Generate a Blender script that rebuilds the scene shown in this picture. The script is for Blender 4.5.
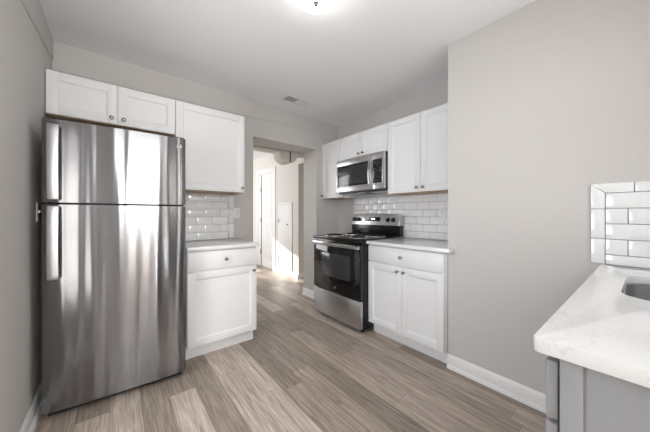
import bpy, bmesh, math, random
from mathutils import Vector, Matrix
random.seed(7)
for o in list(bpy.data.objects): bpy.data.objects.remove(o)
S = bpy.context.scene
COL = S.collection
PI = math.pi

# ------------------------------------------------------------------ camera, light, exposure
YAW, FPX, HCAM = 0.6773, 260.3, 1.1733
cam = bpy.data.objects.new('camera', bpy.data.cameras.new('camera'))
COL.objects.link(cam)
cam.location = (0, 0, HCAM)
cam.rotation_euler = (PI/2, 0, -YAW)
cam.data.sensor_width = 36
cam.data.lens = 36*FPX/650
cam.data.shift_y = (214.4-216)/650
cam.data.clip_start = 0.02
S.camera = cam

S.view_settings.view_transform = 'Standard'
S.view_settings.look = 'None'
S.view_settings.gamma = 1
S.view_settings.use_curve_mapping = False
S.view_settings.exposure = 1.18

W = bpy.data.worlds.new('world'); S.world = W
W.use_nodes = True
bg = W.node_tree.nodes['Background']
bg.inputs[0].default_value = (0.72, 0.83, 1.0, 1)
bg.inputs[1].default_value = 1.2

def area(name, loc, direction, sx, sy, power, color=(1, 1, 1)):
    l = bpy.data.lights.new(name, 'AREA'); l.shape = 'RECTANGLE'
    l.size = sx; l.size_y = sy; l.energy = power; l.color = color
    o = bpy.data.objects.new(name, l); COL.objects.link(o)
    o.location = loc
    o.rotation_euler = Vector(direction).to_track_quat('-Z', 'Y').to_euler()
    return o
sun = bpy.data.lights.new('sun', 'SUN'); sun.energy = 5; sun.angle = 0.009; sun.color = (1, 0.96, 0.9)
so = bpy.data.objects.new('sun', sun); COL.objects.link(so); so.location = (-2, 12, 4)
SUN = Vector((0.47, -0.88, -0.268))
so.rotation_euler = SUN.to_track_quat('-Z', 'Y').to_euler()
area('sink_side_fill', (1.21, -0.5, 1.62), (0, 1, 0), 0.84, 0.84, 0.5, (0.94, 0.97, 1))  # weak fill at the guessed, unseen window over the sink
area('daylight_back_room', (0.05, -2.9, 1.78), (0.03, 1, 0.0), 1.1, 1.1, 22, (0.95, 0.975, 1))
area('back_room_up_fill', (1.0, -1.75, 0.03), (-0.15, 0.15, 1), 1.4, 1.9, 70, (0.95, 0.975, 1))  # added upward fill for the kitchen ceiling; the back-room floor is not sunlit
area('left_side_fill', (-0.83, 1.28, 1.15), (1, 0, 0), 0.74, 1.26, 9.5, (0.95, 0.975, 1))  # added fill through an unseen window, brightens range side and right wall
area('daylight_hall', (0.2, 6.0, 1.5), (1, -0.05, 0), 2.2, 1.6, 25, (0.98, 0.985, 1))

# ------------------------------------------------------------------ materials
def lin(c):
    c = c/255
    return c/12.92 if c <= 0.04045 else ((c+0.055)/1.055)**2.4
def rgb(r, g, b): return (lin(r), lin(g), lin(b), 1)
def mat(name, col, rough=0.5, metal=0.0, spec=0.5, coat=0.0, emit=None, estr=0, bump=0, bscale=200, coatr=0.03):
    m = bpy.data.materials.new(name); m.use_nodes = True
    nt = m.node_tree; b = nt.nodes['Principled BSDF']
    b.inputs['Base Color'].default_value = col
    b.inputs['Roughness'].default_value = rough
    b.inputs['Metallic'].default_value = metal
    b.inputs['Specular IOR Level'].default_value = spec
    b.inputs['Coat Weight'].default_value = coat
    b.inputs['Coat Roughness'].default_value = coatr
    if emit:
        b.inputs['Emission Color'].default_value = emit
        b.inputs['Emission Strength'].default_value = estr
    # faint procedural unevenness of finish
    tc = nt.nodes.new('ShaderNodeTexCoord')
    n = nt.nodes.new('ShaderNodeTexNoise'); n.inputs['Scale'].default_value = bscale
    nt.links.new(tc.outputs['Object'], n.inputs['Vector'])
    if bump:
        bp = nt.nodes.new('ShaderNodeBump'); bp.inputs['Strength'].default_value = bump; bp.inputs['Distance'].default_value = 0.002
        nt.links.new(n.outputs['Fac'], bp.inputs['Height']); nt.links.new(bp.outputs['Normal'], b.inputs['Normal'])
    else:
        mr = nt.nodes.new('ShaderNodeMapRange'); mr.inputs['To Min'].default_value = max(rough-0.02, 0); mr.inputs['To Max'].default_value = min(rough+0.02, 1)
        nt.links.new(n.outputs['Fac'], mr.inputs['Value']); nt.links.new(mr.outputs['Result'], b.inputs['Roughness'])
    return m

M = {}
M['wall'] = mat('wall_paint', rgb(209, 205, 201), 0.75, spec=0.25, bump=0.08, bscale=350)
M['hallwall'] = mat('hall_paint', rgb(224, 220, 214), 0.75, spec=0.25, bump=0.06, bscale=350)
M['ceiling'] = mat('ceiling_paint', rgb(247, 247, 247), 0.85, spec=0.2, bump=0.06, bscale=300)
M['trim'] = mat('trim_paint', rgb(242, 241, 240), 0.35, spec=0.4)
M['cab'] = mat('cabinet_white', rgb(240, 240, 240), 0.32, spec=0.4)
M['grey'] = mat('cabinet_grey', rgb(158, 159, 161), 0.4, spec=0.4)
M['under'] = mat('cabinet_underside_wood', rgb(190, 160, 130), 0.6)
M['tile'] = mat('glazed_tile', rgb(246, 246, 246), 0.08, spec=0.5, coat=0.4)
M['grout'] = mat('grey_grout', rgb(150, 150, 150), 0.9)
M['groutl'] = mat('pale_grout', rgb(205, 204, 202), 0.9)
M['nickel'] = mat('brushed_nickel', rgb(150, 147, 143), 0.25, metal=1)
M['chrome'] = mat('polished_steel', rgb(215, 215, 215), 0.18, metal=1)
M['black'] = mat('black_enamel', rgb(22, 22, 23), 0.22, spec=0.5)
M['blackm'] = mat('black_matte', rgb(28, 28, 29), 0.6)
M['glass'] = mat('black_glass', rgb(14, 14, 15), 0.05, spec=0.6)
M['ovenwin'] = mat('oven_window_glass', rgb(56, 56, 58), 0.12, spec=0.6)
M['darkgrey'] = mat('dark_grey_steel', rgb(70, 71, 73), 0.45, metal=0.4)
M['plastic'] = mat('white_plastic', rgb(240, 239, 236), 0.3)
M['slot'] = mat('slot_dark', rgb(60, 58, 56), 0.6)
M['vent'] = mat('vent_enamel', rgb(236, 236, 236), 0.4)
M['ventdark'] = mat('vent_inside', rgb(205, 205, 205), 0.8)
M['lamp'] = mat('frosted_lamp_glass', rgb(255, 255, 255), 0.4, emit=(1, 0.97, 0.93, 1), estr=5)
M['screen'] = mat('lit_display', rgb(200, 220, 230), 0.3, emit=(0.8, 0.92, 1, 1), estr=0.9)
M['badge'] = mat('badge_silver', rgb(170, 170, 171), 0.5, metal=0.6)
M['badgemark'] = mat('badge_mark', rgb(110, 112, 116), 0.35, metal=0.6)

def steel(name, base, rough, axis, wav=0.0, aniso=0.0):
    """brushed sheet steel: grain along one axis, optional slow waviness of the sheet"""
    m = mat(name, base, rough, metal=1.0)
    nt = m.node_tree; b = nt.nodes['Principled BSDF']
    tc = nt.nodes.new('ShaderNodeTexCoord')
    mp = nt.nodes.new('ShaderNodeMapping')
    mp.inputs['Scale'].default_value = {'z': (900, 900, 6), 'x': (6, 900, 900)}[axis]
    nt.links.new(tc.outputs['Object'], mp.inputs['Vector'])
    n = nt.nodes.new('ShaderNodeTexNoise'); n.inputs['Scale'].default_value = 1; n.inputs['Detail'].default_value = 2
    nt.links.new(mp.outputs['Vector'], n.inputs['Vector'])
    mr = nt.nodes.new('ShaderNodeMapRange'); mr.inputs['To Min'].default_value = rough-0.05; mr.inputs['To Max'].default_value = rough+0.06
    nt.links.new(n.outputs['Fac'], mr.inputs['Value']); nt.links.new(mr.outputs['Result'], b.inputs['Roughness'])
    if aniso:
        tg = nt.nodes.new('ShaderNodeTangent'); tg.direction_type = 'RADIAL'; tg.axis = 'Z'
        nt.links.new(tg.outputs[0], b.inputs['Tangent'])
        b.inputs['Anisotropic'].default_value = aniso; b.inputs['Anisotropic Rotation'].default_value = 0.25
    if wav:
        mp2 = nt.nodes.new('ShaderNodeMapping'); mp2.inputs['Scale'].default_value = (9.0, 1, 0.4)
        nt.links.new(tc.outputs['Object'], mp2.inputs['Vector'])
        n2 = nt.nodes.new('ShaderNodeTexNoise'); n2.inputs['Scale'].default_value = 1.0; n2.inputs['Detail'].default_value = 1.2
        nt.links.new(mp2.outputs['Vector'], n2.inputs['Vector'])
        bp = nt.nodes.new('ShaderNodeBump'); bp.inputs['Strength'].default_value = 1.0; bp.inputs['Distance'].default_value = wav
        nt.links.new(n2.outputs['Fac'], bp.inputs['Height']); nt.links.new(bp.outputs['Normal'], b.inputs['Normal'])
    return m
M['fridge'] = steel('fridge_stainless', rgb(140, 140, 142), 0.16, 'z', 0.012, aniso=0.9)
M['handle'] = steel('handle_stainless', rgb(195, 195, 197), 0.35, 'z')
M['steelv'] = steel('stainless_vertical', rgb(205, 205, 206), 0.3, 'z')
M['steelh'] = steel('stainless_horizontal', rgb(205, 205, 206), 0.3, 'x')

def quartz():
    m = mat('white_quartz', rgb(236, 236, 236), 0.13, spec=0.5)
    nt = m.node_tree; b = nt.nodes['Principled BSDF']
    g = nt.nodes.new('ShaderNodeNewGeometry')
    n = nt.nodes.new('ShaderNodeTexNoise'); n.inputs['Scale'].default_value = 3.2; n.inputs['Detail'].default_value = 7; n.inputs['Roughness'].default_value = 0.62
    n.inputs['Distortion'].default_value = 0.9
    nt.links.new(g.outputs['Position'], n.inputs['Vector'])
    s = nt.nodes.new('ShaderNodeMath'); s.operation = 'SUBTRACT'; s.inputs[1].default_value = 0.5
    a = nt.nodes.new('ShaderNodeMath'); a.operation = 'ABSOLUTE'
    nt.links.new(n.outputs['Fac'], s.inputs[0]); nt.links.new(s.outputs[0], a.inputs[0])
    r = nt.nodes.new('ShaderNodeValToRGB')
    r.color_ramp.elements[0].position = 0.0; r.color_ramp.elements[0].color = rgb(226, 225, 224)
    r.color_ramp.elements[1].position = 0.014; r.color_ramp.elements[1].color = rgb(236, 236, 236)
    nt.links.new(a.outputs[0], r.inputs['Fac'])
    n2 = nt.nodes.new('ShaderNodeTexNoise'); n2.inputs['Scale'].default_value = 4.0; n2.inputs['Detail'].default_value = 1
    nt.links.new(g.outputs['Position'], n2.inputs['Vector'])
    r2 = nt.nodes.new('ShaderNodeValToRGB'); r2.color_ramp.elements[0].position = 0.42; r2.color_ramp.elements[1].position = 0.6
    nt.links.new(n2.outputs['Fac'], r2.inputs['Fac'])
    mx = nt.nodes.new('ShaderNodeMix'); mx.data_type = 'RGBA'
    mx.inputs['A'].default_value = rgb(236, 236, 236)
    nt.links.new(r2.outputs['Color'], mx.inputs['Factor']); nt.links.new(r.outputs['Color'], mx.inputs['B'])
    nt.links.new(mx.outputs['Result'], b.inputs['Base Color'])
    return m
M['quartz'] = quartz()

def plank_floor():
    m = bpy.data.materials.new('vinyl_plank'); m.use_nodes = True
    nt = m.node_tree; b = nt.nodes['Principled BSDF']; L = nt.links.new
    def N(t, **k):
        n = nt.nodes.new('ShaderNode'+t)
        for a, v in k.items(): setattr(n, a, v)
        return n
    def MA(op, a, c=None):
        n = N('Math', operation=op)
        for i, v in enumerate((a, c)):
            if v is None: continue
            if isinstance(v, (int, float)): n.inputs[i].default_value = v
            else: L(v, n.inputs[i])
        return n.outputs[0]
    g = N('NewGeometry'); sp = N('SeparateXYZ'); L(g.outputs['Position'], sp.inputs[0])
    X, Y = sp.outputs[0], sp.outputs[1]
    PW, PL = 0.15, 1.22
    xs = MA('DIVIDE', MA('ADD', X, 3-0.572+0.0), PW)
    row = MA('FLOOR', xs)
    w1 = N('TexWhiteNoise', noise_dimensions='1D'); L(row, w1.inputs['W'])
    ys = MA('DIVIDE', MA('ADD', MA('ADD', Y, 20), MA('MULTIPLY', w1.outputs['Value'], PL)), PL)
    colm = MA('FLOOR', ys)
    cb = N('CombineXYZ'); L(row, cb.inputs[0]); L(colm, cb.inputs[1])
    w2 = N('TexWhiteNoise', noise_dimensions='2D'); L(cb.outputs[0], w2.inputs['Vector'])
    ramp = N('ValToRGB'); e = ramp.color_ramp
    e.elements[0].position = 0; e.elements[0].color = rgb(158, 145, 133)
    e.elements[1].position = 1; e.elements[1].color = rgb(214, 201, 189)
    k = e.elements.new(0.5); k.color = rgb(187, 173, 161)
    L(w2.outputs['Value'], ramp.inputs['Fac'])
    # wood grain, different on each plank
    off = N('VectorMath', operation='SCALE'); L(w2.outputs['Color'], off.inputs[0]); off.inputs['Scale'].default_value = 37
    add = N('VectorMath', operation='ADD'); L(g.outputs['Position'], add.inputs[0]); L(off.outputs[0], add.inputs[1])
    mp = N('Mapping'); mp.inputs['Scale'].default_value = (42, 2.4, 1); L(add.outputs[0], mp.inputs['Vector'])
    n1 = N('TexNoise'); n1.inputs['Scale'].default_value = 1; n1.inputs['Detail'].default_value = 6; n1.inputs['Roughness'].default_value = 0.65; n1.inputs['Distortion'].default_value = 1.3
    L(mp.outputs[0], n1.inputs['Vector'])
    gr = N('ValToRGB'); gr.color_ramp.elements[0].position = 0.32; gr.color_ramp.elements[0].color = (0.54, 0.51, 0.49, 1)
    gr.color_ramp.elements[1].position = 0.66; gr.color_ramp.elements[1].color = (1.12, 1.11, 1.1, 1)
    L(n1.outputs['Fac'], gr.inputs['Fac'])
    mp3 = N('Mapping'); mp3.inputs['Scale'].default_value = (150, 5, 1); L(add.outputs[0], mp3.inputs['Vector'])
    n3 = N('TexNoise'); n3.inputs['Scale'].default_value = 1; n3.inputs['Detail'].default_value = 3; L(mp3.outputs[0], n3.inputs['Vector'])
    g3 = N('ValToRGB'); g3.color_ramp.elements[0].position = 0.35; g3.color_ramp.elements[0].color = (0.84, 0.83, 0.82, 1)
    g3.color_ramp.elements[1].position = 0.6; g3.color_ramp.elements[1].color = (1.05, 1.05, 1.05, 1)
    L(n3.outputs['Fac'], g3.inputs['Fac'])
    mx = N('Mix', data_type='RGBA', blend_type='MULTIPLY'); mx.inputs['Factor'].default_value = 1
    L(ramp.outputs['Color'], mx.inputs['A']); L(gr.outputs['Color'], mx.inputs['B'])
    mx3 = N('Mix', data_type='RGBA', blend_type='MULTIPLY'); mx3.inputs['Factor'].default_value = 1
    L(mx.outputs['Result'], mx3.inputs['A']); L(g3.outputs['Color'], mx3.inputs['B'])
    # seams
    fx = MA('FRACT', xs); fy = MA('FRACT', ys)
    dx = MA('MULTIPLY', MA('MINIMUM', fx, MA('SUBTRACT', 1.0, fx)), PW)
    dy = MA('MULTIPLY', MA('MINIMUM', fy, MA('SUBTRACT', 1.0, fy)), PL)
    seam = MA('LESS_THAN', MA('MINIMUM', dx, dy), 0.0013)
    mx2 = N('Mix', data_type='RGBA', blend_type='MULTIPLY'); L(seam, mx2.inputs['Factor'])
    L(mx3.outputs['Result'], mx2.inputs['A']); mx2.inputs['B'].default_value = (0.62, 0.6, 0.58, 1)
    L(mx2.outputs['Result'], b.inputs['Base Color'])
    b.inputs['Roughness'].default_value = 0.42
    b.inputs['Specular IOR Level'].default_value = 0.4
    bp = N('Bump'); bp.inputs['Strength'].default_value = 0.15; bp.inputs['Distance'].default_value = 0.002
    L(n3.outputs['Fac'], bp.inputs['Height']); L(bp.outputs['Normal'], b.inputs['Normal'])
    return m
M['floor'] = plank_floor()

# ------------------------------------------------------------------ builders
class MB:
    def __init__(s): s.bm = bmesh.new()
    def _merge(s, t):
        me = bpy.data.meshes.new('t'); t.to_mesh(me); t.free(); s.bm.from_mesh(me); bpy.data.meshes.remove(me)
    def box(s, x0, x1, y0, y1, z0, z1, bev=0, seg=2, rot=None):
        t = bmesh.new(); bmesh.ops.create_cube(t, size=1)
        bmesh.ops.scale(t, vec=(abs(x1-x0), abs(y1-y0), abs(z1-z0)), verts=t.verts)
        if bev: bmesh.ops.bevel(t, geom=t.edges[:], offset=bev, segments=seg, affect='EDGES', profile=0.5)
        if rot is not None: bmesh.ops.transform(t, matrix=rot, verts=t.verts)
        bmesh.ops.translate(t, vec=((x0+x1)/2, (y0+y1)/2, (z0+z1)/2), verts=t.verts)
        s._merge(t); return s
    def lathe(s, prof, axis='z', c=(0, 0, 0), seg=32, cap=True):
        """prof: list of (radius, height) revolved about axis through c"""
        t = bmesh.new(); rings = []
        for r, h in prof:
            if r < 1e-6: rings.append([t.verts.new((0, 0, h))])
            else: rings.append([t.verts.new((r*math.cos(2*PI*i/seg), r*math.sin(2*PI*i/seg), h)) for i in range(seg)])
        for a, b in zip(rings, rings[1:]):
            for i in range(seg):
                j = (i+1) % seg
                q = [a[i % len(a)], a[j % len(a)], b[j % len(b)], b[i % len(b)]]
                u = []
                for v in q:
                    if v not in u: u.append(v)
                if len(u) > 2: t.faces.new(u)
        if cap:
            for r in (rings[0], rings[-1]):
                if len(r) > 2: t.faces.new(r)
        bmesh.ops.recalc_face_normals(t, faces=t.faces[:])
        R = {'z': Matrix.Identity(4), '-y': Matrix.Rotation(PI/2, 4, 'X'), 'x': Matrix.Rotation(PI/2, 4, 'Y'), '-z': Matrix.Rotation(PI, 4, 'X')}[axis]
        bmesh.ops.transform(t, matrix=Matrix.Translation(c) @ R, verts=t.verts)
        s._merge(t); return s
    def prism(s, pts, axis, a, b, bev=0):
        """2D outline extruded along axis; outline is (x,y) for z, (x,z) for y, (y,z) for x"""
        t = bmesh.new()
        f = {'z': lambda p, h: (p[0], p[1], h), 'y': lambda p, h: (p[0], h, p[1]), 'x': lambda p, h: (h, p[0], p[1])}[axis]
        A = [t.verts.new(f(p, a)) for p in pts]; B = [t.verts.new(f(p, b)) for p in pts]
        t.faces.new(A); t.faces.new(B[::-1])
        n = len(pts)
        for i in range(n): t.faces.new((A[i], B[i], B[(i+1) % n], A[(i+1) % n]))
        bmesh.ops.recalc_face_normals(t, faces=t.faces[:])
        if bev: bmesh.ops.bevel(t, geom=[e for e in t.edges if len(e.link_faces) == 2 and e.calc_face_angle() > 0.6], offset=bev, segments=2, affect='EDGES', profile=0.5)
        s._merge(t); return s
    def tube(s, pts, r, seg=10, closed=False):
        t = bmesh.new(); pts = [Vector(p) for p in pts]; n = len(pts); rings = []
        up = None
        for i, p in enumerate(pts):
            if closed: d = pts[(i+1) % n]-pts[i-1]
            else: d = pts[min(i+1, n-1)]-pts[max(i-1, 0)]
            d.normalize()
            if up is None: up = Vector((0, 0, 1)) if abs(d.z) < 0.9 else Vector((1, 0, 0))
            a = d.cross(up).normalized(); up = a.cross(d).normalized()
            rings.append([t.verts.new(p+r*(math.cos(2*PI*k/seg)*a+math.sin(2*PI*k/seg)*up)) for k in range(seg)])
        for i in range(n if closed else n-1):
            A, B = rings[i], rings[(i+1) % n]
            for k in range(seg): t.faces.new((A[k], A[(k+1) % seg], B[(k+1) % seg], B[k]))
        if not closed: t.faces.new(rings[0]); t.faces.new(rings[-1])
        bmesh.ops.recalc_face_normals(t, faces=t.faces[:])
        s._merge(t); return s
    def build(s, name, m, parent=None):
        for f in s.bm.faces: f.smooth = True
        for e in s.bm.edges:
            if len(e.link_faces) == 2 and e.calc_face_angle() > 0.6: e.smooth = False
        me = bpy.data.meshes.new(name); s.bm.to_mesh(me); s.bm.free()
        me.materials.append(m)
        o = bpy.data.objects.new(name, me); COL.objects.link(o)
        if parent: o.parent = parent
        return o

def thing(name, label, cat, loc=(0, 0, 0), rz=0, group=None):
    o = bpy.data.objects.new(name, None); COL.objects.link(o); o.empty_display_size = 0.1
    o.location = loc; o.rotation_euler = (0, 0, rz)
    o['label'] = label; o['category'] = cat
    if group: o['group'] = group
    return o
def tag(o, label, cat, group=None):
    o['label'] = label; o['category'] = cat
    if group: o['group'] = group
    return o
def struct(o, label=None):
    o['kind'] = 'structure'
    if label: o['label'] = label
    return o
RSTOVE = -PI/2        # local -y (front) looks towards -x

# ------------------------------------------------------------------ measured places
H = 2.48
XL, XR, XS = -0.371, 1.997, 2.574      # left wall, near right wall, wall behind the stove
YB, YB2 = 2.885, 3.19                    # back wall, its hall side
YC = 0.970                              # return of the near right wall
YS = -0.47                              # wall behind the sink run
XH = 2.588                              # hall wall
YBL = 2.812                                # the back wall is slightly out of square: its depth at the left wall
ybk = lambda x: YBL+(YB-YBL)*(x-XL)/(XS-XL)
RB = math.atan2(YB-YBL, XS-XL)
DX0, DX1, DZ = 1.234, 2.159, 2.071      # passage in the back wall

# ------------------------------------------------------------------ room shell
struct(MB().box(-1.4, 4.2, -3.2, 8.8, -0.08, 0).build('floor', M['floor']), 'grey-brown wood-look plank floor')
struct(MB().box(-1.4, 4.2, -3.2, 8.8, H, H+0.08).build('ceiling', M['ceiling']), 'flat white ceiling')
# left wall, with the slightly proud band above the old picture-rail line
m = MB()
ly0, ly1, lz0, lz1 = 0.90, 1.66, 0.50, 1.80  # added unseen window; deep reveal keeps its light off the sink run
for y0, y1, z0, z1 in [(YS-0.12, ly0, 0, H), (ly1, YB2, 0, H), (ly0, ly1, 0, lz0), (ly0, ly1, lz1, H)]:
    m.box(XL-0.45, XL, y0, y1, z0, z1)
m.prism([(YBL, 2.334), (1.2, 2.16), (YS, 2.16), (YS, H), (YBL, H)], 'x', XL-0.01, XL+0.006)
struct(m.build('wall_left', M['wall']), 'warm grey painted wall left of the refrigerator')
m = MB()
for x0, x1, z0, z1 in [(XL, DX0, 0, H), (DX0, DX1, DZ, H), (DX1, XS, 0, H)]:
    m.prism([(x0, ybk(x0)), (x1, ybk(x1)), (x1, YB2), (x0, YB2)], 'z', z0, z1)
m.box(XS, XS+0.2, YB, YB2, 0, H)
# slightly proud band above the old picture-rail line
bm_ = m.bm; n_ = 0.006
ring_ = [(XL, 2.262), (1.0, 2.279), (XS, 2.326), (XS, H), (XL, H)]
F_ = [bm_.verts.new((x, ybk(x)-n_, z)) for x, z in ring_]; K_ = [bm_.verts.new((x, ybk(x)+0.01, z)) for x, z in ring_]
bm_.faces.new(F_); bm_.faces.new(K_[::-1])
for i in range(5): bm_.faces.new((F_[i], K_[i], K_[(i+1) % 5], F_[(i+1) % 5]))
bmesh.ops.recalc_face_normals(bm_, faces=bm_.faces[:])
struct(m.build('wall_back', M['wall']), 'warm grey wall with the open passage to the hall')
struct(MB().box(XS, XS+0.2, YC-0.3, YB, 0, H).build('wall_stove', M['wall']), 'grey wall behind the range and microwave')
struct(MB().box(XR, XS, YS, YC, 0, H).build('wall_right', M['wall']), 'wide warm grey wall jutting out on the right')
# wall behind the camera: a guessed, unseen window over the sink and an open doorway
m = MB()
wx0, wx1, wz0, wz1 = 0.78, 1.64, 1.18, 2.06
ox0, ox1, oz = -0.30, 0.62, 2.44
for x0, x1, z0, z1 in [(XL, ox0, 0, H), (ox0, ox1, oz, H), (ox1, wx0, 0, H), (wx0, wx1, 0, wz0), (wx0, wx1, wz1, H), (wx1, XS, 0, H)]:
    m.box(x0, x1, YS-0.12, YS, z0, z1)
struct(m.build('wall_front', M['wall']), 'grey wall behind the sink run')
wn = MB()
for a in [(wx0, wx0+0.05, wz0, wz1), (wx1-0.05, wx1, wz0, wz1), (wx0, wx1, wz0, wz0+0.05), (wx0, wx1, wz1-0.05, wz1), (wx0, wx1, 1.6, 1.64)]:
    wn.box(a[0], a[1], YS-0.09, YS-0.05, a[2], a[3], 0.004)
struct(wn.build('guessed_window_1', M['trim']), 'unseen white sash window guessed over the sink for daylight')
wn = MB()
for a in [(ly0, ly0+0.04, lz0, lz1), (ly1-0.04, ly1, lz0, lz1), (ly0, ly1, lz0, lz0+0.04), (ly0, ly1, lz1-0.04, lz1), (ly0, ly1, 1.13, 1.165)]:
    wn.box(XL-0.43, XL-0.39, a[0], a[1], a[2], a[3], 0.004)
struct(wn.build('added_window_3', M['trim']), 'unseen white sash window added to the left wall for light')
# room beyond that doorway
m = MB()
m.box(-1.4, -1.3, -3.2, YS-0.12, 0, H).box(1.75, 1.85, -3.2, YS-0.12, 0, H).box(-1.3, 1.75, -3.2, -3.1, 0, H)
struct(m.build('wall_back_room', M['hallwall']), 'plain wall of the next room')

# baseboards
def baseboard(name, pts, m, label, h=0.1, inward=1):
    """pts: run along the wall face; profile steps out to the given side"""
    a, b = Vector(pts[0]), Vector(pts[1]); d = (b-a).normalized(); nrm = Vector((-d.y, d.x))*inward
    prof = [(0, 0), (0.026, 0), (0.026, 0.012), (0.02, 0.024), (0.014, 0.026), (0.014, h-0.022), (0.008, h-0.008), (0.004, h), (0, h)]
    bm = bmesh.new(); R = []
    for p in (a, b): R.append([bm.verts.new((p.x+nrm.x*o, p.y+nrm.y*o, z)) for o, z in prof])
    n = len(prof)
    for i in range(n): bm.faces.new((R[0][i], R[1][i], R[1][(i+1) % n], R[0][(i+1) % n]))
    bm.faces.new(R[0]); bm.faces.new(R[1][::-1])
    bmesh.ops.recalc_face_normals(bm, faces=bm.faces[:])
    x = MB(); x.bm.free(); x.bm = bm
    return struct(x.build(name, m), label)
baseboard('baseboard_right', [(XR, 0.14), (XR, YC-0.002)], M['trim'], 'white baseboard along the wide right wall')
baseboard('baseboard_left', [(XL, YS), (XL, YBL)], M['trim'], 'white baseboard along the left wall', inward=-1)
baseboard('baseboard_jamb', [(DX1, ybk(DX1)), (DX1, YB2)], M['trim'], 'white baseboard on the passage side', h=0.1)
baseboard('baseboard_back', [(DX1, ybk(DX1)), (XS, YB)], M['trim'], 'white baseboard beside the range', inward=-1)

# hall beyond the passage
AL0, AL1, ALZ = 3.3, 3.99, 2.087
m = MB()
m.box(XH, 3.5, AL1, 8.5, 0, H).box(XH, 3.5, AL0, AL1, ALZ, H).box(XS+0.2, 3.5, YB2-0.1, AL0, 0, H).box(XH, XS+0.2, YB2, AL0, 0, H).box(3.4, 3.5, AL0, AL1, 0, ALZ)
struct(m.build('wall_hall', M['hallwall']), 'pale hall wall with a side opening')
struct(MB().box(-0.75, -0.6, YB2, 8.5, 0, H).build('wall_hall_left', M['hallwall']), 'far side wall of the hall')
struct(MB().box(-0.6, XL, YB2-0.1, YB2, 0, H).build('wall_hall_corner', M['hallwall']))
# end wall with the window the sun comes through
hx0, hx1, hz0, hz1 = -0.125, 0.69, 0.976, 1.79
m = MB()
m.box(-0.6, hx0, 8.5, 8.6, 0, H).box(hx1, XH, 8.5, 8.6, 0, H).box(hx0, hx1, 8.5, 8.6, 0, hz0).box(hx0, hx1, 8.5, 8.6, hz1, H)
struct(m.build('wall_hall_end', M['hallwall']), 'end wall of the hall')
struct(MB().box(hx0, hx1, 8.54, 8.56, 1.085, 1.11).build('window_2', M['trim']), 'hall window rail')
baseboard('baseboard_hall', [(XH, AL1), (XH, 4.16)], M['trim'], 'short white baseboard in the hall', h=0.1)
baseboard('baseboard_hall_panel', [(XH, 4.71), (XH, 4.80)], M['trim'], 'short white baseboard between hall doors', h=0.1)
baseboard('baseboard_opening', [(XH+0.002, AL1), (3.38, AL1)], M['trim'], 'white baseboard inside the hall opening', h=0.1, inward=-1)

# hall door with casing, hinges
def casing(name, y0, y1, z1, wdt, label):
    m = MB()
    m.box(XH-0.02, XH, y0-wdt, y0, 0, z1+wdt, 0.004).box(XH-0.02, XH, y1, y1+wdt, 0, z1+wdt, 0.004).box(XH-0.02, XH, y0, y1, z1, z1+wdt, 0.004)
    return struct(m.build(name, M['trim']), label)
casing('trim_1', 4.95, 5.68, 2.07, 0.11, 'white casing around the hall door')
d1 = MB()
d1.box(XH-0.006, XH+0.02, 4.955, 5.50, 0.012, 2.065)
for z0, z1 in [(0.2, 0.95), (1.1, 1.9)]:
    for y0, y1 in [(5.02, 5.2), (5.26, 5.44)]:
        d1.box(XH-0.010, XH-0.003, y0, y1, z0, z1, 0.003)
d1 = struct(d1.build('door_1', M['trim']), 'white panelled hall door hung on three hinges')
MB().box(XH-0.012, XH+0.02, 5.53, 5.675, 0.005, 2.065, 0.003).build('door_jamb', M['trim'], d1)
MB().box(XH-0.008, XH-0.002, 5.50, 5.53, 0.01, 2.06).build('gap_shade_strip', M['slot'], d1)  # dark strip painted for the shade in the hinge gap; wall behind is solid
for z in (0.33, 1.05, 1.72):
    MB().lathe([(0.014, -0.05), (0.014, 0.05)], 'z', (XH-0.018, 5.515, z), 12).box(XH-0.012, XH-0.004, 5.50, 5.53, z-0.05, z+0.05).build('hinge', M['nickel'], d1)
# low white access door
d2 = struct(MB().box(XH-0.022, XH-0.004, 4.25, 4.68, 0.06, 1.36, 0.004).build('door_2', M['trim']), 'low white access door in the hall wall')
fr = MB().box(XH-0.018, XH, 4.19, 4.25, 0.0, 1.40, 0.003).box(XH-0.018, XH, 4.68, 4.71, 0.0, 1.40, 0.003).box(XH-0.018, XH, 4.25, 4.68, 1.362, 1.40, 0.003).box(XH-0.018, XH, 4.25, 4.68, 0, 0.055, 0.003)
fr.build('door_frame', M['trim'], d2)
MB().lathe([(0.0, 0.0), (0.012, 0.002), (0.016, 0.012), (0.01, 0.02), (0.006, 0.03)], 'x', (XH-0.05, 4.32, 0.98), 12).build('door_knob', M['nickel'], d2)
for z in (0.3, 1.05): MB().box(XH-0.026, XH-0.02, 4.665, 4.695, z-0.04, z+0.04).build('hinge', M['nickel'], d2)

# half-round plaster corbel under the hall side of the header
cx, r = 1.965, 0.152
pts = [(cx+r*math.cos(PI+PI*i/24), DZ-0.0+r*math.sin(PI+PI*i/24)) for i in range(25)]
m = MB().prism(pts, 'y', YB2+0.09, YB2+0.29, 0.004).box(1.10, 2.3, YB2+0.09, YB2+0.29, DZ, H)
c = struct(m.build('trim_2', M['hallwall']), 'hall header with a half-round plaster drop')
MB().box(cx+0.012, cx+0.026, YB2+0.08, YB2+0.092, DZ-0.13, DZ+0.02, 0.003).build('dark_slit', M['darkgrey'], c)  # thin dark strip standing for the slit in the half-round drop

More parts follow.
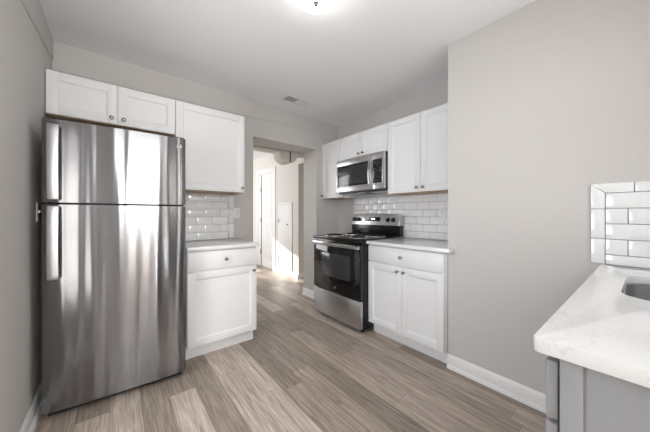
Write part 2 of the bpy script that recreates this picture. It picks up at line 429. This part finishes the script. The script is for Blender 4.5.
# ------------------------------------------------------------------ cabinet parts
def knob(parent, x, y, z):
    return MB().lathe([(0.009, 0), (0.009, 0.003), (0.005, 0.006), (0.0045, 0.014), (0.011, 0.018), (0.0145, 0.023), (0.0135, 0.028), (0.008, 0.031), (0, 0.032)], '-y', (x, y, z), 20).build('knob', M['nickel'], parent)
def shaker(parent, name, x0, x1, z0, z1, m, y=0.0, fw=0.058, t=0.02):
    """door standing in front of y+t, face at y"""
    b = MB()
    b.box(x0, x0+fw, y, y+t, z0, z1, 0.0018).box(x1-fw, x1, y, y+t, z0, z1, 0.0018)
    b.box(x0+fw-0.001, x1-fw+0.001, y+0.0002, y+t, z1-fw, z1, 0.0018).box(x0+fw-0.001, x1-fw+0.001, y+0.0002, y+t, z0, z0+fw, 0.0018)
    b.box(x0+fw-0.004, x1-fw+0.004, y+0.009, y+t-0.002, z0+fw-0.004, z1-fw+0.004)
    # sloped inner moulding
    i = 0.009
    X0, X1, Z0, Z1 = x0+fw, x1-fw, z0+fw, z1-fw
    b.prism([(X0, y+0.003), (X0+i, y+0.0095), (X0, y+0.0095)], 'z', Z0, Z1)
    b.prism([(X1, y+0.003), (X1-i, y+0.0095), (X1, y+0.0095)], 'z', Z0, Z1)
    b.prism([(y+0.003, Z1), (y+0.0095, Z1-i), (y+0.0095, Z1)], 'x', X0, X1)
    b.prism([(y+0.003, Z0), (y+0.0095, Z0+i), (y+0.0095, Z0)], 'x', X0, X1)
    return b.build(name, m, parent)
def slab(parent, name, x0, x1, z0, z1, m, y=0.0, t=0.02):
    return MB().box(x0, x1, y, y+t, z0, z1, 0.0025).build(name, m, parent)

def upper(name, label, loc, rz, w, z0, z1, doors, depth, group, ends=(0.0, 0.0)):
    """wall cabinet; empty at its bottom left front; local z from 0"""
    t = thing(name, label, 'cabinet', (loc[0], loc[1], z0), rz, group)
    h = z1-z0
    MB().box(0, w, 0.0205, depth, 0.006, h, 0.001).build('body', M['cab'], t)
    MB().box(0.004, w-0.004, 0.024, depth-0.002, 0.0, 0.0055).build('bottom_panel', M['under'], t)
    for x0, x1, kx in doors:
        d = shaker(t, 'door', x0, x1, 0.004, h-0.004, M['cab'])
        if kx is not None: knob(d, kx, 0.0, 0.045)
    return t
YUF = 2.532; XUF = 2.260
dep_b = YBL-YUF-0.0015; dep_s = XS-XUF-0.0015
GU = 'white shaker wall cabinets'
g = 0.0015
upper('wall_cabinet', 'short wide white two-door wall cabinet above the refrigerator', (XL+0.003, YUF), 0, 0.765, 1.852, 2.154,
      [(0.002, 0.380-g, 0.345), (0.380+g, 0.763, 0.416)], dep_b, GU)
upper('wall_cabinet', 'tall white single-door wall cabinet above the left countertop, right of the refrigerator', (0.398, YUF), 0, 0.608, 1.388, 2.154,
      [(0.002, 0.606, 0.578)], ybk(0.398)-YUF-0.0015, GU)
upper('wall_cabinet', 'narrow white wall cabinet left of the microwave', (XUF, YB-0.003), RSTOVE, YB-0.003-2.512, 1.388, 2.154,
      [(0.002, 0.363, 0.03)], dep_s, GU)
upper('wall_cabinet', 'short white two-door wall cabinet directly above the microwave', (XUF, 2.510), RSTOVE, 0.762, 1.852, 2.154,
      [(0.002, 0.381-g, 0.347), (0.381+g, 0.760, 0.415)], dep_s, GU)
upper('wall_cabinet', 'white two-door wall cabinet right of the microwave, above the small countertop', (XUF, 1.746), RSTOVE, 1.746-YC-0.003, 1.388, 2.154,
      [(0.002, 0.3845-g, 0.352), (0.3845+g, 0.771, 0.417)], dep_s, GU)

def base(name, label, loc, rz, w, depth, drawers, doors, m, group, kick_ext=True):
    t = thing(name, label, 'cabinet', (loc[0], loc[1], 0), rz, group)
    MB().box(0, w, 0.0205, depth, 0.108, 0.883, 0.001).build('body', m, t)
    MB().box(0.003, w-0.003, 0.082, 0.10, 0, 0.108).build('toe_kick', m, t)
    for x0, x1, z0, z1, kx in drawers:
        d = slab(t, 'drawer', x0, x1, z0, z1, m)
        if kx is not None: knob(d, kx, 0, (z0+z1)/2)
    for x0, x1, z0, z1, kx in doors:
        d = shaker(t, 'door', x0, x1, z0, z1, m)
        if kx is not None: knob(d, kx, 0, z1-0.04)
    return t
YCF, XCF = 2.258, 1.945
GB = 'white shaker base cabinets'
bl = base('base_cabinet', 'white base cabinet with one drawer and one door beside the refrigerator', (0.434, YCF), 0, 1.012-0.434, ybk(0.434)-YCF-0.003,
     [(0.003, 0.575, 0.722, 0.872, 0.296)], [(0.003, 0.575, 0.117, 0.710, 0.543)], M['cab'], GB)
wb = 1.738-YC-0.003
base('base_cabinet', 'white base cabinet with one drawer over two doors, right of the range', (XCF, 1.738), RSTOVE, wb, XS-XCF-0.003,
     [(0.003, wb-0.004, 0.722, 0.872, wb/2)], [(0.003, wb/2-g, 0.117, 0.710, wb/2-0.032), (wb/2+g, wb-0.004, 0.117, 0.710, wb/2+0.032)], M['cab'], GB)

# countertops
GC = 'white quartz countertops'
o = MB().box(0.430, 1.030, YCF-0.025, ybk(0.43)-0.001, 0.884, 0.914, 0.003).build('countertop', M['quartz'])
tag(o, 'white quartz countertop between the refrigerator and the passage', 'countertop', GC)
pts = [(1.920, 1.741), (1.920, 0.924), (1.990, 0.924), (1.990, YC+0.002), (XS-0.001, YC+0.002), (XS-0.001, 1.741)]
o = MB().prism(pts, 'z', 0.884, 0.914, 0.003).build('countertop', M['quartz'])
tag(o, 'white quartz countertop on the base cabinet right of the range', 'countertop', GC)

# ------------------------------------------------------------------ tiled backsplashes
def backsplash(label, loc, rz, w, h, z0, grout, ox, oz, border=None, rowoff=0, tilt=0.004):
    """local x along the wall, y=0 wall face, tiles towards -y"""
    t = thing('tile_backsplash', label, 'backsplash', (loc[0], loc[1], z0), rz, 'white subway tile backsplashes')
    MB().box(0, w, -0.004, -0.0005, 0, h).build('grout', grout, t)
    TW, TH, G = 0.1524, 0.0765, 0.0032
    b = MB(); x_in0 = 0.0; x_in1 = w; z_in1 = h
    if border == 'left_top': x_in0 = 0.053; z_in1 = h-0.05
    if border == 'right': x_in1 = w-0.053
    def tile(B, x0, x1, za, zb):
        if x1-x0 < 0.012 or zb-za < 0.008: return
        rot = Matrix.Rotation(random.uniform(-tilt, tilt), 4, 'X') @ Matrix.Rotation(random.uniform(-tilt, tilt), 4, 'Z')
        B.box(x0, x1, -0.0095, -0.003, za, zb, 0.0016, 2, rot)
    top = z_in1; r = 0
    while top > 0.004:
        zb = top-(G/2); za = max(top-TH-G/2, 0.001)
        off = ox+((r+rowoff) % 2)*(TW+G)/2
        x = x_in0-off
        while x < x_in1:
            a, c = max(x+G/2, x_in0+G/2), min(x+TW+G/2, x_in1-G/2)
            if c > a: tile(b, a, c, za, zb)
            x += TW+G
        top -= TH+G; r += 1
    b.build('tiles', M['tile'], t)
    if border:
        e = MB()
        if border == 'left_top':
            # mitred corner pieces, then straight bullnose pieces
            y0, y1 = -0.0105, -0.003
            e.prism([(0.0005, h-0.0008), (0.053-G/2, h-0.05+0.0005), (0.053-G/2, h-0.05-0.08), (0.0005, h-0.05-0.08)][::-1], 'y', y0, y1, 0.0015)
            e.prism([(0.0025, h), (0.15, h), (0.15, h-0.05+G/2), (0.0545, h-0.05+G/2)], 'y', y0, y1, 0.0015)
            x = 0.15+G
            while x < w-0.01:
                e.box(x, min(x+TW, w), y0, y1, h-0.05+G/2, h, 0.0016); x += TW+G
            z = h-0.13-G
            while z > 0.005:
                e.box(0.0005, 0.053-G/2, y0, y1, max(z-TW, 0.001), z, 0.0016); z -= TW+G
        else:
            z = h
            while z > 0.005:
                e.box(w-0.053+G/2, w-0.001, -0.0105, -0.003, max(z-TW, 0.001), z-G, 0.0016); z -= TW+G
        e.build('border_tiles', M['tile'], t)
    return t
Z1 = 0.9145
backsplash('white subway tile backsplash over the left countertop beside the refrigerator', (0.436, ybk(0.436)), RB, 1.004-0.436, 1.3875-Z1, Z1, M['groutl'], 0.04, 0, 'right', tilt=0.012)
backsplash('white subway tile backsplash behind the range and right of it', (XS, 2.555), RSTOVE, 2.555-YC-0.002, 1.386-Z1, Z1, M['grout'], 0.05, 0)
backsplash('mitre-edged white subway tile backsplash on the right wall above the sink counter', (XR, 0.195), RSTOVE, 0.195-YS-0.003, 1.334-Z1, Z1, M['grout'], 0.0, 0, 'left_top', 0, 0.001)

# ------------------------------------------------------------------ switch and outlet plates
def plate(name, label, cat, loc, rz, kind):
    t = thing(name, label, cat, loc, rz, 'white wall plates')
    MB().box(-0.035, 0.035, -0.006, -0.0006, -0.0575, 0.0575, 0.003).build('cover_plate', M['plastic'], t)
    if kind == 'switch':
        for x in (-0.012, 0.012):
            MB().box(x-0.005, x+0.005, -0.016, -0.005, -0.004, 0.012, 0.002).build('toggle', M['plastic'], t)
        for z in (-0.03, 0.03): MB().lathe([(0.003, 0), (0.003, 0.002)], '-y', (0, -0.006, z), 10).build('screw', M['nickel'], t)
    else:
        for z in (-0.02, 0.02):
            s = MB().box(-0.016, 0.016, -0.0085, -0.005, z-0.014, z+0.014, 0.003).build('socket', M['plastic'], t)
            k = MB()
            for x in (-0.006, 0.006): k.box(x-0.001, x+0.001, -0.0088, -0.008, z-0.001, z+0.007)
            k.build('slots', M['slot'], s)
    return t
plate('outlet_plate', 'white outlet plate on the grey back wall at the edge of the left tiles', 'outlet', (1.041, ybk(1.041), 1.189), RB, 'outlet')
plate('outlet_plate', 'white outlet plate on the subway tiles right of the range', 'outlet', (XS-0.0095, 1.30, 1.170), RSTOVE, 'outlet')
# on the left wall beside the refrigerator (front looks towards +x)
plate('light_switch', 'white toggle switch plate on the left wall beside the refrigerator', 'switch', (XL, 2.325, 1.187), PI/2, 'switch')

# ------------------------------------------------------------------ refrigerator
FW = 0.722
fa, fb = Vector((-0.327, 2.122)), Vector((0.395, 2.088))
fc = (fa+fb)/2; frz = math.atan2(fb.y-fa.y, fb.x-fa.x)
fr = thing('refrigerator', 'stainless steel top-freezer refrigerator standing against the left wall', 'refrigerator', (fc.x, fc.y, 0), frz)
hw = FW/2
MB().box(-hw+0.008, hw-0.008, 0.072, 0.70, 0.045, 1.70, 0.006).build('body', M['darkgrey'], fr)
MB().box(-hw+0.02, hw-0.02, 0.04, 0.08, 0.012, 0.05, 0.004).build('base_grille', M['blackm'], fr)
for x in (-hw+0.06, hw-0.06):
    for y in (0.1, 0.62): MB().lathe([(0.02, 0), (0.022, 0.01), (0.012, 0.02), (0.012, 0.05)], 'z', (x, y, 0), 14).build('foot', M['blackm'], fr)
def fdoor(z0, z1):
    n = 40; pts = []
    rr = 0.010
    for i in range(n+1):
        x = -hw+FW*i/n
        e = min(x+hw, hw-x)
        y = 0.012-0.012*(1-(x/hw)**2)**0.9 if abs(x) < hw else 0.012
        if e < rr: y += rr-math.sqrt(max(rr*rr-(rr-e)**2, 0))
        pts.append((x, y))
    pts += [(hw, 0.066), (-hw, 0.066)]
    d = MB().prism(pts, 'z', z0, z1, 0).build('door', M['fridge'], fr)
    MB().box(-hw+0.012, hw-0.012, 0.065, 0.074, z0+0.01, z1-0.01).build('gasket', M['blackm'], d)
    return d
df = fdoor(1.242, 1.718); dd = fdoor(0.045, 1.230)
def fhandle(door, z0, z1, foot_at_top):
    x0, x1 = -hw+0.030, -hw+0.078
    # bowed flat grip bar
    n = 14; P = []
    for i in range(n+1):
        u = i/n; z = z0+(z1-z0)*u
        P.append((-0.034-0.010*math.sin(PI*u), z))
    P += [(p[0]+0.013, p[1]) for p in P[::-1]]
    h = MB().prism(P, 'x', x0, x1, 0.004).build('handle', M['handle'], door)
    for z in (z0, z1-0.035):
        MB().box(x0+0.006, x1-0.006, -0.026, 0.012, z+0.002, z+0.033, 0.004).build('handle_mount', M['darkgrey'], h)
fhandle(df, 1.257, 1.682, False); fhandle(dd, 0.805, 1.222, True)
for z in (1.722, 1.236):
    MB().box(hw-0.075, hw-0.012, 0.02, 0.11, z-0.005, z+0.005, 0.002).build('hinge', M['blackm'], fr)
# round emblem, top right of the freezer door
bd = MB().lathe([(0.0165, 0), (0.0165, 0.003), (0.015, 0.0045), (0, 0.0048)], '-y', (hw-0.04, 0.0105, 1.660), 28).build('badge', M['badge'], df)
ring = MB().tube([(hw-0.04+0.0132*math.cos(a*PI/12), 0.0058, 1.660+0.0132*math.sin(a*PI/12)) for a in range(24)], 0.0007, 6, True)
for sx, sq in ((-1, 0), (1, 1)):   # entwined script initials inside the ring
    cx_, cz_ = hw-0.04+sx*0.0048, 1.660
    loop = [(cx_+0.0045*math.cos(0.6+a*5.2/16), 0.0056, cz_+0.006*math.sin(0.6+a*5.2/16)) for a in range(17)]
    if sx == 1: loop = [(cx_+0.004, 0.0056, cz_+0.006), (cx_-0.002, 0.0056, cz_+0.005), (cx_-0.003, 0.0056, cz_+0.002), (cx_+0.001, 0.0056, cz_), (cx_-0.004, 0.0056, cz_-0.002), (cx_-0.002, 0.0056, cz_-0.006), (cx_+0.004, 0.0056, cz_-0.005)]
    ring.tube(loop, 0.0008, 6)
ring.build('emblem', M['badgemark'], bd)

# ------------------------------------------------------------------ electric range
RW = 0.761
rg = thing('range', 'black and stainless steel electric range with coil burners', 'range', (1.84, 2.503-RW/2, 0), RSTOVE)
rh = RW/2
MB().box(-rh+0.002, rh-0.002, 0.036, 0.685, 0.045, 0.893, 0.003).build('body', M['black'], rg)
for x in (-rh+0.06, rh-0.06):
    for y in (0.09, 0.62): MB().lathe([(0.018, 0), (0.02, 0.01), (0.01, 0.02), (0.01, 0.05)], 'z', (x, y, 0), 12).build('foot', M['blackm'], rg)
MB().box(-rh+0.001, rh-0.001, 0.0, 0.036, 0.05, 0.322, 0.006).build('storage_drawer', M['steelh'], rg)
od = MB().box(-rh+0.001, rh-0.001, 0.002, 0.036, 0.334, 0.872, 0.006).build('oven_door', M['glass'], rg)
MB().box(-0.235, 0.235, 0.0005, 0.004, 0.49, 0.745, 0.0015).build('window', M['ovenwin'], od)
P = []
for i in range(17):
    u = i/16*2-1; P.append((u*(rh-0.004), -0.038+0.012*u*u))
P += [(p[0], p[1]+0.016) for p in P[::-1]]
h = MB().prism(P, 'z', 0.830, 0.868, 0.004).build('handle', M['chrome'], od)
for x in (-rh+0.03, rh-0.03): MB().box(x-0.014, x+0.014, -0.026, 0.004, 0.836, 0.862, 0.003).build('handle_mount', M['chrome'], h)
MB().lathe([(0.011, 0), (0.011, 0.002), (0, 0.003)], '-y', (0, 0.002, 0.385), 20).build('badge', M['badge'], od)
st = MB()
for k, wdt in enumerate((0.05, 0.062, 0.045)): st.box(-rh+0.025, -rh+0.025+wdt, 0.0012, 0.0022, 0.675+k*0.013, 0.681+k*0.013)
st.build('printed_label', M['darkgrey'], od)
ct = MB().box(-rh, rh, -0.012, 0.645, 0.896, 0.926, 0.006).build('cooktop', M['black'], rg)
for x, y, r in [(-0.19, 0.17, 0.098), (0.19, 0.17, 0.078), (-0.19, 0.46, 0.078), (0.19, 0.46, 0.098)]:
    b = MB().lathe([(r+0.022, 0.926), (r+0.02, 0.931), (r+0.006, 0.930), (r*0.5, 0.9275), (0, 0.927)], 'z', (x, y, 0), 36).build('drip_pan', M['chrome'], ct)
    turns = 4; sp = []
    for i in range(turns*20+1):
        a = 2*PI*i/20; q = 0.02+(r-0.022)*i/(turns*20)
        sp.append((x+q*math.cos(a), y+q*math.sin(a), 0.938))
    MB().tube(sp, 0.0052, 8).build('coil_burner', M['blackm'], b)
# backguard
bgd = MB().prism([(0.650, 0.926), (0.640, 0.93), (0.630, 1.05), (0.70, 1.05), (0.70, 0.926)], 'x', -rh, rh, 0.003).build('backguard', M['black'], rg)
n = 16; P = [(-rh, 1.042)]
for i in range(n+1):
    u = i/n*2-1; P.append((u*rh, 1.164+0.022*(1-u*u) - (0.010 if abs(u) > 0.99 else 0)))
P.append((rh, 1.042))
pm = MB().prism(P, 'y', 0.610, 0.70, 0.006); 
# lean the panel face back
for v in pm.bm.verts:
    if v.co.y < 0.65: v.co.y += (v.co.z-1.03)*0.22
panel = pm.build('control_panel', M['steelh'], bgd)
yk = lambda z: 0.610+(z-1.03)*0.22
MB().box(-0.135, 0.11, yk(1.105)-0.003, yk(1.105)+0.008, 1.075, 1.140, 0.003, rot=None).build('display_glass', M['glass'], panel)
MB().box(-0.03, 0.03, yk(1.105)-0.0045, yk(1.105)-0.002, 1.110, 1.128, 0.001).build('clock_display', M['screen'], panel)
for x in (-0.12, -0.073, 0.068):
    for j in range(2):
        MB().box(x, x+0.018, yk(1.105)-0.0042, yk(1.105)-0.002, 1.086+j*0.024, 1.096+j*0.024, 0.001).build('button', M['darkgrey'], panel)
for x in (-0.315, -0.240, 0.225, 0.300):
    MB().lathe([(0.028, -0.004), (0.027, 0.004), (0.022, 0.008), (0.019, 0.026), (0.016, 0.029), (0, 0.029)], '-y', (x, yk(1.108), 1.108), 24).box(x-0.004, x+0.004, yk(1.108)-0.034, yk(1.108)-0.02, 1.09, 1.126, 0.002).build('knob', M['black'], panel)

# ------------------------------------------------------------------ over-the-range microwave
mw = thing('microwave', 'stainless over-the-range microwave with black glass door', 'microwave', (2.205, 2.509-0.3805, 1.452), RSTOVE)
wh = 0.3795; mh = 0.397
MB().box(-wh, wh, 0.03, 0.367, 0.010, mh-0.002, 0.003).build('body', M['blackm'], mw)
X = lambda Y: (2.509-0.3805)-Y
md = MB()
xd = 0.235   # door / control split
md.box(-wh, xd-0.012, 0.0, 0.03, mh-0.075, mh, 0.003).box(-wh, xd-0.012, 0.0, 0.03, 0.0, 0.066, 0.003).box(-wh, -wh+0.022, 0.0004, 0.03, 0.05, mh-0.06, 0.002).box(xd-0.062, xd-0.012, 0.0004, 0.03, 0.05, mh-0.06, 0.002)
md = md.build('door', M['steelh'], mw)
MB().box(-wh+0.02, xd-0.060, 0.003, 0.02, 0.062, mh-0.071, 0.001).build('window', M['glass'], md)
MB().box(-wh+0.055, xd-0.095, 0.0022, 0.005, 0.085, mh-0.10, 0.001).build('window_screen', M['ovenwin'], md)
hx = xd-0.036
hh = MB().prism([(-0.034-0.010*math.sin(PI*i/12), 0.05+(mh-0.105)*i/12) for i in range(13)]+[(-0.020-0.010*math.sin(PI*i/12), 0.05+(mh-0.105)*i/12) for i in range(12, -1, -1)], 'x', hx-0.012, hx+0.012, 0.004).build('handle', M['chrome'], md)
for z in (0.06, mh-0.08): MB().box(hx-0.008, hx+0.008, -0.024, 0.002, z, z+0.02, 0.002).build('handle_mount', M['chrome'], hh)
cp = MB().box(xd-0.010, wh, 0.0, 0.03, mh-0.075, mh, 0.003).box(xd-0.010, wh, 0.0, 0.03, 0.0, 0.066, 0.003).box(wh-0.03, wh, 0.0004, 0.03, 0.05, mh-0.06, 0.002).build('control_panel', M['steelh'], mw)
MB().box(xd-0.010, wh-0.029, 0.002, 0.02, 0.062, mh-0.071, 0.001).build('keypad_glass', M['glass'], cp)
kp = MB()
for i in range(3):
    for j in range(5): kp.box(xd+0.008+i*0.033, xd+0.030+i*0.033, 0.001, 0.003, 0.085+j*0.032, 0.100+j*0.032, 0.0006)
kp.build('keys', M['darkgrey'], cp)
MB().box(xd+0.01, xd+0.095, 0.001, 0.003, 0.27, 0.30, 0.0006).build('clock_display', M['ovenwin'], cp)
ug = MB().box(-wh+0.01, wh-0.01, 0.035, 0.36, -0.018, 0.010, 0.004)
ug.build('vent_underside', M['darkgrey'], mw)
for x in (-0.2, 0.2): MB().box(x-0.12, x+0.12, 0.10, 0.27, -0.022, -0.017, 0.002).build('grease_filter', M['steelh'], mw)
MB().box(-0.06, 0.06, 0.05, 0.085, -0.021, -0.017, 0.001).build('task_lamp', M['plastic'], mw)

# ------------------------------------------------------------------ sink run on the right
sx0, sx1, sy1 = 0.712, XR-0.003, 0.138      # cabinet front looks towards +y
sb = thing('base_cabinet', 'grey sink base cabinet end under the right countertop', 'cabinet', (sx1, sy1, 0), PI, 'sink base')
sw = sx1-sx0; sd = sy1-YS-0.004
del sb['group']
carc = MB().box(sw-0.02, sw, 0.024, sd, 0.0, 0.881, 0.001).box(0, 0.02, 0.024, sd, 0.0, 0.881, 0.001)
carc.box(0.02, sw-0.02, 0.024, 0.044, 0.10, 0.881).box(0.02, sw-0.02, 0.024, sd, 0.10, 0.12).box(0.02, sw-0.02, sd-0.02, sd, 0.12, 0.881)
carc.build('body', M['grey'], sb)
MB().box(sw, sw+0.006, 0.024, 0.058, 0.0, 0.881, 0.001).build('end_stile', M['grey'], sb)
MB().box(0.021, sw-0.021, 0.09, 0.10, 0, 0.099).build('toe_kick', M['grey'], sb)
n3 = 3
for i in range(n3):
    a, c = 0.004+i*(sw-0.006)/n3, (i+1)*(sw-0.006)/n3-0.001+0.004
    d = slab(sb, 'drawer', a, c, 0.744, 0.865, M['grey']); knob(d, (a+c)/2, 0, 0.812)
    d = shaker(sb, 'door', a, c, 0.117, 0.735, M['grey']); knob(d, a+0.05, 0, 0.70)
# counter with rounded-rectangle cut-out
def rrect(x0, x1, y0, y1, r, k=8):
    P = []
    for cx_, cy_, a0 in [(x1-r, y1-r, 0), (x0+r, y1-r, PI/2), (x0+r, y0+r, PI), (x1-r, y0+r, 1.5*PI)]:
        for i in range(k+1):
            a = a0+PI/2*i/k; P.append((cx_+r*math.cos(a), cy_+r*math.sin(a)))
    return P
skx0, skx1, sky0, sky1 = 1.245, 1.735, -0.33, 0.058
def slab_with_hole(x0, x1, y0, y1, z0, z1, hole, rc):
    bm = bmesh.new()
    outer = rrect(x0, x1, y0, y1, rc, 8)
    for i, p in enumerate(outer):      # square corners at the walls
        if p[0] > x1-rc+1e-5 or p[1] < y0+rc-1e-5: pass
    vo = [bm.verts.new((p[0], p[1], z1)) for p in outer]; vi = [bm.verts.new((p[0], p[1], z1)) for p in hole]
    eo = [bm.edges.new((vo[i], vo[(i+1) % len(vo)])) for i in range(len(vo))]
    ei = [bm.edges.new((vi[i], vi[(i+1) % len(vi)])) for i in range(len(vi))]
    bmesh.ops.triangle_fill(bm, use_beauty=True, use_dissolve=False, edges=eo+ei)
    r = bmesh.ops.extrude_face_region(bm, geom=bm.faces[:])
    vs = [v for v in r['geom'] if isinstance(v, bmesh.types.BMVert)]
    bmesh.ops.translate(bm, vec=(0, 0, z0-z1), verts=vs)
    bmesh.ops.recalc_face_normals(bm, faces=bm.faces[:])
    bmesh.ops.bevel(bm, geom=[e for e in bm.edges if len(e.link_faces) == 2 and e.calc_face_angle() > 1.2 and abs(e.verts[0].co.z-e.verts[1].co.z) < 1e-6], offset=0.003, segments=2, affect='EDGES', profile=0.5)
    x = MB(); x.bm.free(); x.bm = bm
    return x
o = slab_with_hole(0.694, XR-0.001, YS+0.001, 0.156, 0.882, 0.914, rrect(skx0, skx1, sky0, sky1, 0.09), 0.012).build('countertop', M['quartz'])
tag(o, 'white veined quartz countertop around the undermount sink at right', 'countertop', GC)
sk = thing('sink', 'stainless undermount sink set in the right countertop', 'sink', ((skx0+skx1)/2, (sky0+sky1)/2, 0.68))
ox_, oy_ = (skx0+skx1)/2, (sky0+sky1)/2
def ring_surface(levels):
    bm = bmesh.new(); R = []
    for ins, z in levels:
        R.append([bm.verts.new((p[0]-ox_, p[1]-oy_, z-0.68)) for p in rrect(skx0+ins, skx1-ins, sky0+ins, sky1-ins, max(0.09-ins*0.6, 0.02))])
    for A, B in zip(R, R[1:]):
        for i in range(len(A)): bm.faces.new((A[i], A[(i+1) % len(A)], B[(i+1) % len(B)], B[i]))
    bm.faces.new(R[-1])
    x = MB(); x.bm.free(); x.bm = bm
    return x
b = ring_surface([(-0.02, 0.8815), (-0.004, 0.8815), (0.0, 0.878), (0.004, 0.80), (0.012, 0.72), (0.03, 0.695), (0.06, 0.69), (0.15, 0.686)])
bmesh.ops.recalc_face_normals(b.bm, faces=b.bm.faces[:])
for f in b.bm.faces:
    pass
b.build('basin', M['steelh'], sk)
MB().lathe([(0.045, 0.006), (0.045, 0.009), (0.03, 0.0085), (0.028, 0.0075), (0, 0.0075)], 'z', (0, 0, 0), 24).build('drain', M['chrome'], sk)

# ------------------------------------------------------------------ ceiling fittings
cl = thing('ceiling_light', 'frosted glass dome ceiling light with metal finial', 'light', (0.885, 1.181, H-0.0008))
MB().lathe([(0.164, 0), (0.164, -0.010), (0.158, -0.022), (0.148, -0.027), (0.02, -0.027)], 'z', (0, 0, 0), 48).build('base_plate', M['nickel'], cl)
prof = [(0.152*math.cos(a*PI/2/12), -0.028-0.078*math.sin(a*PI/2/12)) for a in range(13)]
MB().lathe(prof, 'z', (0, 0, 0), 48).build('glass_shade', M['lamp'], cl)
MB().lathe([(0.015, -0.104), (0.015, -0.110), (0.010, -0.113), (0.012, -0.119), (0.008, -0.126), (0, -0.128)], 'z', (0, 0, 0), 20).build('finial', M['nickel'], cl)
vt = thing('ceiling_vent', 'white rectangular ceiling air vent near the back corner', 'vent', (1.622, 2.535, H), 0)
VW, VD = 0.168, 0.078
MB().box(-VW, VW, -VD, -VD+0.022, -0.006, -0.0006, 0.002).box(-VW, VW, VD-0.022, VD, -0.006, -0.0006, 0.002).box(-VW, -VW+0.022, -VD+0.022, VD-0.022, -0.006, -0.0006, 0.002).box(VW-0.022, VW, -VD+0.022, VD-0.022, -0.006, -0.0006, 0.002).box(-0.004, 0.004, -VD+0.022, VD-0.022, -0.006, -0.0006).build('frame', M['vent'], vt)
MB().box(-VW+0.01, VW-0.01, -VD+0.01, VD-0.01, -0.0016, -0.0006).build('opening', M['ventdark'], vt)
sl = MB()
for i in range(10):
    for sgn in (-1, 1):
        x = sgn*(0.016+i*0.0142)
        sl.box(x-0.0055, x+0.0055, -VD+0.022, VD-0.022, -0.0062, -0.0052, rot=Matrix.Rotation(sgn*0.6, 4, 'Y'))
sl.build('louvers', M['vent'], vt)
